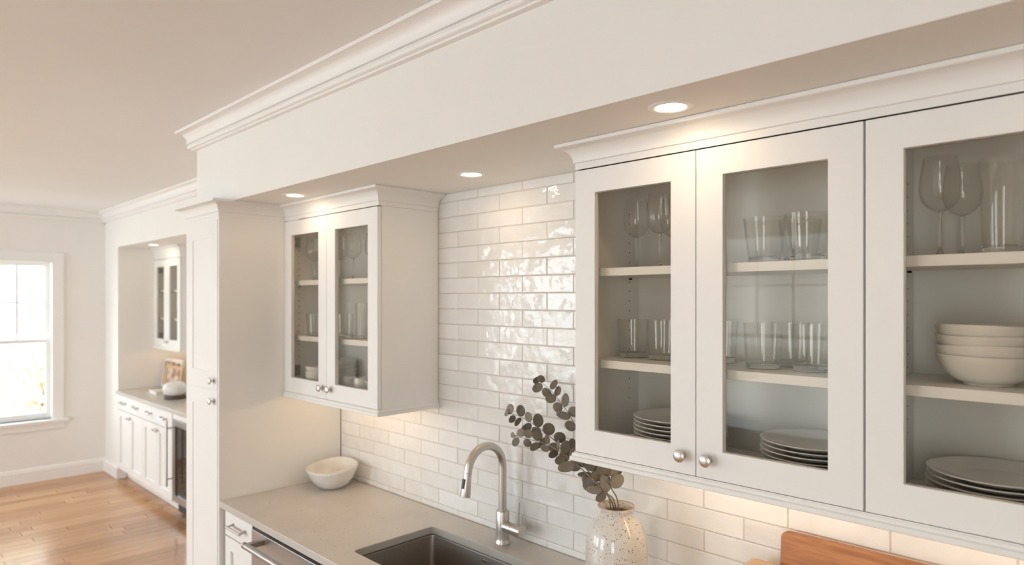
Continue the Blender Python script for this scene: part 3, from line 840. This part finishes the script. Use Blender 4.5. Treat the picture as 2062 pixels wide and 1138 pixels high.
ordn = ['bottom', 'second from the bottom', 'third from the bottom', 'fourth from the bottom', 'fifth from the bottom', 'sixth from the bottom', 'seventh from the bottom', 'top']
def plate_stack(r, n, x, y, z, dz, where, group, key):
    for i in range(n):
        lab = 'white plate, %s of the stack %s' % ('topmost' if i == n - 1 else ordn[i], where)
        loc = (x + random.uniform(-0.002, 0.002), y + random.uniform(-0.0015, 0.0015), z + i * dz)
        if key not in PROTO:
            o = plate(r); tag(o, lab, 'plate'); PROTO[key] = o; o.location = loc
        else: o = dup(PROTO[key], loc, lab)
        o['group'] = group
DZP = 0.0122
plate_stack(0.136, 8, -1.022, 1.738, SB, DZP, 'below tumblers by the hinge', 'plates stacked above the vase', 'plate')
plate_stack(0.136, 7, -0.628, 1.738, SB, DZP, 'beside the cabinet gap', 'plates stacked beside the cabinet gap', 'plate')
plate_stack(0.136, 6, -0.250, 1.738, SB, DZP, 'under the four stacked bowls', 'plates stacked under the bowls', 'plate')

def wobb(r, h, a): return r * (1 + 0.006 * math.sin(3 * a + 1)), h + (h / 0.06) * 0.0015 * math.sin(2 * a + 0.7)
def stack_bowls(key, r, h, foot, n, x, y, z, dz, where, group, m='stoneware'):
    for i in range(n):
        lab = 'off-white bowl, %s of the %d %s' % ('topmost' if i == n - 1 else ordn[i], n, where)
        loc = (x, y, z + i * dz)
        if key not in PROTO:
            o = obj('bowl', G().lathe(rim_bowl(r, h, foot), 56, wob=wobb), m, smooth=True); tag(o, lab, 'bowl'); PROTO[key] = o; o.location = loc
        else: o = dup(PROTO[key], loc, lab)
        o.rotation_euler[2] = i * 1.3
        o['group'] = group
stack_bowls('bowlC', 0.0975, 0.064, 0.045, 4, -0.272, 1.735, SL, 0.0215, 'stacked above the white plates', 'bowls stacked above the cutting boards')
stack_bowls('bowlA', 0.064, 0.052, 0.03, 4, -3.008, 1.662, SB, 0.021, 'in the cabinet corner by the pantry', 'small bowls stacked beside the pantry', 'porcelain')
stack_bowls('bowlA2', 0.076, 0.052, 0.042, 5, -3.030, 1.808, SB, 0.0212, 'stacked behind the mugs', 'bowls stacked behind the mugs', 'porcelain')
def mug():
    root = thing('mug', (0, 0, 0), 'x', 'mug', 'white mugs in the pantry-side cabinet')
    obj('cup', G().lathe([(0, 0), (0.024, 0), (0.027, 0.003), (0.0315, 0.03), (0.0325, 0.06), (0.0325, 0.086), (0.031, 0.088), (0.0295, 0.086), (0.0295, 0.06), (0.028, 0.03), (0.024, 0.007), (0, 0.006)], 36), 'porcelain', root, smooth=True, local=True)
    obj('handle', G().tube([(0.031, 0, 0.072), (0.046, 0, 0.072), (0.053, 0, 0.058), (0.052, 0, 0.038), (0.044, 0, 0.024), (0.0305, 0, 0.020)], 0.0042, 10), 'porcelain', root, smooth=True, local=True)
    return root
place(PROTO, 'mug', mug, [((-2.735, 1.665, SB), 'white mug in the pantry-side cabinet, in front of the bowl stack'), ((-2.622, 1.665, SB), 'white mug in the pantry-side cabinet, closest to the sink')])

# ------------------------------------------------------------------ vase and eucalyptus
VX, VY = -1.208, 1.68
vase = thing('vase', (VX, VY, CTR), 'speckled cream ceramic vase with a flared brown rim holding eucalyptus', 'vase')
vp = [(0, 0.0), (0.062, 0.0), (0.068, 0.004), (0.082, 0.04), (0.092, 0.095), (0.0958, 0.15), (0.094, 0.20), (0.087, 0.235), (0.073, 0.264), (0.059, 0.280), (0.051, 0.288), (0.0475, 0.295)]
vin = [(0.044, 0.295), (0.048, 0.285), (0.068, 0.262), (0.086, 0.20), (0.088, 0.15), (0.076, 0.05), (0.05, 0.012), (0, 0.010)]
obj('body', G().lathe(vp + vin, 56, (VX, VY, CTR)), 'speckled_glaze', vase, smooth=True)
obj('rim', G().lathe([(0.0475, 0.2945), (0.0485, 0.299), (0.0535, 0.305), (0.0575, 0.310), (0.0580, 0.3135), (0.0560, 0.3155), (0.0535, 0.3145), (0.0495, 0.309), (0.0455, 0.302), (0.044, 0.2945), (0.0475, 0.2945)], 56, (VX, VY, CTR), capend=None), 'speckled_glaze', vase, smooth=True)
obj('lip', G().lathe([(0.0575, 0.3128), (0.0578, 0.3148), (0.0560, 0.3164), (0.0540, 0.3158), (0.0532, 0.3142)], 56, (VX, VY, CTR), capend=None), 'glaze_rim', vase, smooth=True)

def leaf_mesh(w=1.0, l=1.0, cup=0.16, tip=0.0):
    g = G(); rings = []; n = 20
    for f in (1.0, 0.7, 0.38):
        ring = []
        for i in range(n):
            a = 2 * math.pi * i / n
            x = 0.5 * w * f * math.sin(a); y = 0.5 * l * (1 - f * math.cos(a) * (1 + tip * (1 if math.cos(a) < 0 else 0)))
            z = cup * ((x * 2) ** 2 + ((y - 0.5) * 1.4) ** 2) * 0.5
            ring.append(g.bm.verts.new((x, y, z)))
        rings.append(ring)
    for a, b in zip(rings, rings[1:]):
        for i in range(n): g.bm.faces.new((a[i], a[(i + 1) % n], b[(i + 1) % n], b[i]))
    g.bm.faces.new(rings[-1])
    r = bmesh.ops.extrude_face_region(g.bm, geom=list(g.bm.faces))
    bmesh.ops.translate(g.bm, verts=[v for v in r['geom'] if isinstance(v, bmesh.types.BMVert)], vec=(0, 0, -0.02))
    return g
LEAVES = []
for w, l, cup, tip in ((1.0, 1.0, 0.16, 0.0), (0.88, 1.05, 0.22, 0.12), (1.05, 0.92, -0.12, 0.0), (0.72, 1.1, 0.25, 0.25)):
    o = obj('leaf', leaf_mesh(w, l, cup, tip), 'eucalyptus_leaf', smooth=True)
    LEAVES.append(o.data); bpy.data.objects.remove(o)

def branch(pts, spec, label, seed):
    """spec: list of (fraction along stem, size m, angle around stem deg, lift deg)"""
    rnd = random.Random(seed)
    P = [Vector(p) for p in pts]
    fine = []
    for i in range(len(P) - 1):
        a, b = P[i], P[i + 1]; pa = P[max(i - 1, 0)]; pb = P[min(i + 2, len(P) - 1)]
        for k in range(5):
            t = k / 5
            fine.append(0.5 * ((2 * a) + (b - pa) * t + (2 * pa - 5 * a + 4 * b - pb) * t * t + (3 * a - pa - 3 * b + pb) * t ** 3))
    fine.append(P[-1])
    root = thing('eucalyptus_branch', P[0], label, 'branch', 'eucalyptus branches in the speckled vase')
    n = len(fine)
    obj('stem', G().tube(fine, [0.0026 - 0.0017 * i / n for i in range(n)], 8), 'stem_bark', root, smooth=True)
    for f, size, az, lift in spec:
        q = min(f, 0.999) * (n - 1); i = int(q); p = fine[i].lerp(fine[min(i + 1, n - 1)], q - i)
        d = (fine[min(i + 1, n - 1)] - fine[max(i - 1, 0)]).normalized()
        view = Vector((0.66, -0.72, 0.1)).normalized()
        side = d.cross(view).normalized(); up = side.cross(d).normalized()
        out = (math.cos(R(az)) * side + math.sin(R(az)) * up)
        ydir = (out * math.cos(R(lift)) + d * math.sin(R(lift))).normalized()
        nrm = (view + Vector((rnd.uniform(-.6, .6), rnd.uniform(-.6, .6), rnd.uniform(-.5, .5)))).normalized()
        xdir = ydir.cross(nrm).normalized(); zdir = xdir.cross(ydir).normalized()
        M = Matrix((xdir, ydir, zdir)).transposed().to_4x4()
        o = bpy.data.objects.new('leaf', rnd.choice(LEAVES)); col.objects.link(o); o.parent = root
        o.matrix_local = Matrix.Translation(p - P[0] + ydir * 0.003) @ M @ Matrix.Scale(size, 4)
    return root

def leafspec(f0, f1, n, s0, s1, seed, tipn=3):
    rnd = random.Random(seed); sp = []
    for k in range(n):
        f = f0 + (f1 - f0) * k / max(n - 1, 1)
        s = (s0 + (s1 - s0) * k / max(n - 1, 1))
        for sgn in (0, 180):
            sp.append((f + rnd.uniform(-0.012, 0.012), s * rnd.uniform(0.85, 1.12), sgn + rnd.uniform(-35, 35), rnd.uniform(10, 48)))
    for k in range(tipn): sp.append((0.995, s1 * rnd.uniform(0.45, 0.7), rnd.uniform(0, 360), rnd.uniform(30, 75)))
    return sp
branch([(-1.206, 1.688, 0.93), (-1.2162, 1.685, 1.1092), (-1.262, 1.687, 1.1419), (-1.323, 1.70, 1.1827), (-1.4013, 1.72, 1.2141), (-1.4977, 1.73, 1.2561), (-1.5837, 1.735, 1.2917), (-1.6695, 1.735, 1.3198), (-1.7336, 1.735, 1.3265)],
       leafspec(0.25, 0.95, 11, 0.048, 0.036, 3), 'eucalyptus branch reaching furthest over the faucet side', 11)
branch([(-1.215, 1.672, 0.93), (-1.2242, 1.668, 1.1241), (-1.2743, 1.655, 1.1778), (-1.3524, 1.66, 1.2168), (-1.4349, 1.67, 1.2451), (-1.506, 1.675, 1.2582), (-1.5804, 1.68, 1.2599), (-1.6534, 1.685, 1.2589)],
       leafspec(0.42, 0.94, 7, 0.044, 0.032, 5), 'lower eucalyptus branch with small leaves and a budding tip', 12)
branch([(-1.203, 1.678, 0.93), (-1.2279, 1.69, 1.1024), (-1.2981, 1.72, 1.1353), (-1.3619, 1.75, 1.1825), (-1.4239, 1.78, 1.2511), (-1.4845, 1.80, 1.3261), (-1.5349, 1.80, 1.3782), (-1.5869, 1.80, 1.4211), (-1.6405, 1.80, 1.4471)],
       leafspec(0.24, 0.96, 10, 0.042, 0.036, 8), 'eucalyptus branch rising highest against the wall tiles', 13)
branch([(-1.198, 1.685, 0.93), (-1.2084, 1.69, 1.1087), (-1.2403, 1.70, 1.1511), (-1.262, 1.715, 1.1812), (-1.272, 1.73, 1.195), (-1.285, 1.742, 1.212)],
       leafspec(0.42, 0.95, 6, 0.044, 0.042, 21, 2), 'short eucalyptus branch tucked under the light rail', 14)

# ------------------------------------------------------------------ cutting boards leaning on the tiles
def board(name, w, h, t, r, m, loc, tilt, label, hole=False):
    g = G().prism(rrect(-w / 2, w / 2, 0, h, r, 8), 0, t)
    bmesh.ops.rotate(g.bm, cent=(0, 0, 0), matrix=Matrix.Rotation(R(90 - tilt), 3, 'X'), verts=g.bm.verts)
    zmin = min(v.co.z for v in g.bm.verts)
    bmesh.ops.translate(g.bm, verts=g.bm.verts, vec=(0, 0, -zmin))
    o = obj(name, g, m, bevel=0.003, seg=3); o.location = loc
    return tag(o, label, 'cutting board')
board('cutting_board', 0.52, 0.302, 0.02, 0.022, 'acacia', (-0.511, 1.852, CTR + 0.0003), 5.0, 'large reddish wooden cutting board leaning upright against the tiles')
board('cutting_board', 0.40, 0.215, 0.016, 0.03, 'maple', (-0.655, 1.806, CTR + 0.0003), 6.5, 'smaller pale wooden cutting board leaning in front of the reddish one')

# ------------------------------------------------------------------ recessed lights
def downlight(x, y, z, label, r=0.055):
    root = thing('recessed_light', (x, y, z), label, 'light', 'recessed ceiling lights')
    obj('trim_ring', G().lathe([(0.036, 0.012), (0.036, -0.001), (0.040, -0.0035), (r - 0.004, -0.003), (r, -0.0008), (r, 0.0), (0.045, 0.001), (0.036, 0.012)], 44, (x, y, z), capend=None), 'trim_paint', root, smooth=True)
    obj('lens', G().lathe([(0, -0.0005), (0.0365, -0.0005), (0.0365, 0.004), (0, 0.004)], 40, (x, y, z)), 'lamp_lens', root)
downlight(-0.862, 1.424, SOF, 'recessed light in the soffit above the vase-side cabinet')
downlight(-1.862, 1.662, SOF, 'recessed light in the soffit above the faucet')
downlight(-2.803, 1.433, SOF, 'recessed light in the soffit in front of the pantry-side cabinet')
downlight(-6.72, 2.025, NSOF, 'recessed light in the bar alcove soffit')
downlight(0.15, 1.424, SOF, 'recessed light in the soffit above the stacked-bowl cabinet')

# ------------------------------------------------------------------ bar alcove
YNF = YF + 0.0
NU = NCTR - 0.032
cabN = wall_cabinet('wall_cabinet', XN + 0.001, -6.52, 2.19, YNB - 0.001, 'white glass-door wall cabinet in the far bar alcove', None)
obj('crown', cab_crown([(XN + 0.002, 2.198), (-6.524, 2.198), (-6.524, YNB - 0.001)], DT + 0.0045, NSOF - 0.001), 'cabinet_paint', cabN, smooth=True)
obj('light_rail', rail([(XN + 0.002, 2.193), (-6.52, 2.193), (-6.52, YNB - 0.001)]), 'cabinet_paint', cabN, smooth=True)
obj('led_strip', G().box(XN + 0.12, -6.62, 2.33, 2.342, DB - 0.012, DB - 0.0025), 'strip_lens', cabN)
base_cabinet(XN + 0.001, -6.501, YNF, YNB - 0.001, NU, 2, 'white base cabinet with two drawers at the alcove corner', 'alcove base cabinets')
base_cabinet(-6.499, -5.741, YNF, YNB - 0.001, NU, 2, 'white base cabinet with two drawers beside the beverage fridge', 'alcove base cabinets')
base_cabinet(-5.139, XN1 - 0.002, YNF, YNB - 0.001, NU, 1, 'white base cabinet on the pantry side of the beverage fridge', 'alcove base cabinets')
fr = thing('beverage_fridge', (-5.44, 2.18, 0), 'stainless beverage fridge with dark glass door in the bar alcove', 'fridge')
g = G().box(-5.736, -5.716, 1.915, YNB - 0.02, 0.02, NU - 0.004).box(-5.164, -5.144, 1.915, YNB - 0.02, 0.02, NU - 0.004).box(-5.716, -5.164, 1.915, YNB - 0.02, 0.02, 0.12).box(-5.716, -5.164, 1.915, YNB - 0.02, NU - 0.06, NU - 0.004).box(-5.716, -5.164, YNB - 0.04, YNB - 0.02, 0.12, NU - 0.06)
obj('body', g, 'dark_plastic', fr)
for i in range(5): obj('rack', G().box(-5.714, -5.166, 1.93, YNB - 0.06, 0.19 + i * 0.115, 0.205 + i * 0.115), 'amber_rack', fr)
g = G(); a, b, c, d2, st = -5.736, -5.144, 0.115, NU - 0.055, 0.05
g.box(a, a + st, YNF, 1.91, c, d2).box(b - st, b, YNF, 1.91, c, d2).box(a + st, b - st, YNF, 1.91, c, c + st).box(a + st, b - st, YNF, 1.91, d2 - st, d2)
fd = obj('door', g, 'steel', fr, bevel=0.002)
obj('pane', G().box(a + st - 0.003, b - st + 0.003, YNF + 0.012, YNF + 0.018, c + st - 0.003, d2 - st + 0.003), 'fridge_glass', fd)
hb = obj('handle', G().tube([(a + 0.02, YNF - 0.05, 0.24), (a + 0.02, YNF - 0.05, 0.77)], 0.0085, 14), 'nickel', fd, smooth=True)
for z in (0.30, 0.71): obj('post', G().tube([(a + 0.02, YNF - 0.05, z), (a + 0.02, YNF + 0.001, z)], 0.0055, 10), 'nickel', hb, smooth=True)
obj('fascia', G().box(a, b, YNF + 0.003, 1.915, d2 + 0.004, NU - 0.004), 'trim_paint', fr, bevel=0.002)
g = G()
for i in range(4): g.box(a, b, 1.93, 1.945, 0.02 + i * 0.022, 0.034 + i * 0.022)
obj('grille', g, 'dark_plastic', fr)
o = obj('worktop', G().box(XN + 0.001, XN1 - 0.001, YNF - 0.022, YNB - 0.001, NU, NCTR), 'quartz', bevel=0.002)
tag(o, 'pale grey worktop in the far bar alcove', 'worktop')

def picture(name, w, h, x, y, tilt, label, m):
    root = thing(name, (x, y, NCTR + 0.0005), label, 'picture frame')
    rot = Matrix.Rotation(R(90 - tilt), 3, 'X')
    def fin(g):
        bmesh.ops.rotate(g.bm, cent=(0, 0, 0), matrix=rot, verts=g.bm.verts); return g
    fw = 0.03
    g = G().box(-w / 2, -w / 2 + fw, 0, h, 0, 0.02).box(w / 2 - fw, w / 2, 0, h, 0, 0.02).box(-w / 2 + fw, w / 2 - fw, 0, fw, 0, 0.02).box(-w / 2 + fw, w / 2 - fw, h - fw, h, 0, 0.02)
    obj('frame', fin(g), m, root, local=True, bevel=0.002)
    obj('print', fin(G().box(-w / 2 + fw - 0.004, w / 2 - fw + 0.004, fw - 0.004, h - fw + 0.004, 0.002, 0.012)), 'art_print', root, local=True)
picture('picture_frame', 0.50, 0.295, -6.985, 2.262, 8, 'tall pale picture frame leaning at the back of the alcove counter', 'frame_white')
picture('picture_frame', 0.44, 0.25, -6.735, 2.195, 8, 'smaller wooden picture frame leaning in front of the taller one', 'maple')
pot = thing('pot', (-6.285, 2.07, NCTR + 0.0003), 'round cream pot on a dark stand on the alcove counter', 'pot')
obj('stand', G().lathe([(0, 0), (0.095, 0), (0.1, 0.006), (0.1, 0.03), (0.09, 0.036), (0, 0.036)], 36), 'stand_wood', pot, smooth=True, local=True)
obj('vessel', G().lathe([(0, 0.036), (0.075, 0.036), (0.098, 0.055), (0.112, 0.09), (0.108, 0.128), (0.085, 0.155), (0.05, 0.168), (0.03, 0.170), (0.028, 0.16), (0, 0.15)], 40), 'stoneware', pot, smooth=True, local=True)
pot.scale = (0.9, 0.9, 0.9)
bk = thing('book', (-6.74, 2.085, NCTR + 0.0003), 'pale hardback book lying flat on the alcove counter', 'book')
obj('pages', G().box(-0.095, 0.093, -0.062, 0.062, 0.003, 0.027), 'book_cream', bk, local=True)
g = G().box(-0.1, 0.1, -0.068, 0.068, 0, 0.003).box(-0.1, 0.1, -0.068, 0.068, 0.027, 0.030).box(-0.1, -0.095, -0.068, 0.068, 0.003, 0.027)
obj('cover', g, 'frame_white', bk, local=True)
place(PROTO, 'wine', wine_glass, [((-6.72, 2.33, SU), 'wine glass on the top shelf of the far alcove cabinet')])
place(PROTO, 'mug', mug, [((-6.70, 2.30, SL), 'white mug on the middle shelf of the far alcove cabinet'), ((-6.70, 2.30, SB), 'white mug at the bottom of the far alcove cabinet')])

# ------------------------------------------------------------------ garden outside the far window
o = obj('garden_ground', G().box(-40, -7.9, -25, 30, -0.4, -0.3), 'ground_leaves'); tag(o, 'leaf-strewn garden ground outside the sash window', 'ground', kind='stuff')
def foliage(cx, cy, cz, rx, ry, rz, n, s, seed):
    rnd = random.Random(seed); g = G()
    for _ in range(n):
        u, th, w = rnd.uniform(-1, 1), rnd.uniform(0, 2 * math.pi), rnd.random() ** 0.45
        q = math.sqrt(1 - u * u)
        p = Vector((cx + rx * w * q * math.cos(th), cy + ry * w * q * math.sin(th), max(cz + rz * w * u, -0.28 + s * 1.3)))
        a = Vector((rnd.uniform(-1, 1), rnd.uniform(-1, 1), rnd.uniform(-1, 1))).normalized(); b = a.orthogonal().normalized() * s * rnd.uniform(.6, 1.2)
        a = a * s * rnd.uniform(.6, 1.2)
        g.bm.faces.new([g.bm.verts.new(p + v) for v in (a, b * 0.7, -a, -b * 0.7)])
    return g
def tree(name, cx, cy, h, cr, n, seed, label, cat='tree', s=0.11):
    root = thing(name, (cx, cy, -0.3), label, cat)
    g = G().tube([(cx, cy, -0.298), (cx, cy, 0.0), (cx + 0.05, cy + 0.03, h * 0.4), (cx - 0.05, cy, h * 0.9)], [0.12, 0.11, 0.09, 0.03], 10)
    rnd = random.Random(seed)
    for k in range(7):
        a = rnd.uniform(0, 6.28); z = h * rnd.uniform(0.35, 0.75)
        g.tube([(cx, cy, z), (cx + cr * 0.5 * math.cos(a), cy + cr * 0.5 * math.sin(a), z + 0.35), (cx + cr * 0.9 * math.cos(a), cy + cr * 0.9 * math.sin(a), z + 0.9)], [0.045, 0.03, 0.01], 7)
    obj('trunk', g, 'trunk_bark', root)
    obj('foliage', foliage(cx, cy, h * 0.78, cr, cr, h * 0.32, n, s, seed), 'autumn_leaf', root, kind='stuff')
tree('autumn_tree', -15.5, 1.7, 5.0, 1.7, 1100, 3, 'autumn tree with sparse yellow leaves outside the sash window')
tree('autumn_tree', -19.0, 5.2, 6.0, 2.4, 1500, 5, 'second autumn tree standing deeper in the garden')
for i, (x, y, r, h) in enumerate(((-12.2, 1.0, 0.8, 0.55), (-14.2, 2.45, 0.9, 0.60), (-16.5, 3.6, 1.5, 0.9))):
    root = thing('garden_shrub', (x, y, -0.3), ['low golden shrub closest to the sash window', 'low golden shrub between the nearest and the tallest shrub', 'taller golden shrub at the back of the garden'][i], 'shrub', 'golden garden shrubs')
    g = G()
    for k in range(6): g.tube([(x, y, -0.298), (x, y, -0.2), (x + 0.5 * r * math.cos(k), y + 0.5 * r * math.sin(k), h * 0.9)], [0.02, 0.018, 0.006], 6)
    obj('stems', g, 'trunk_bark', root)
    obj('foliage', foliage(x, y, h * 0.55, r, r, h * 0.9 + 0.1, 1500, 0.07, 40 + i), 'autumn_leaf', root, kind='stuff')
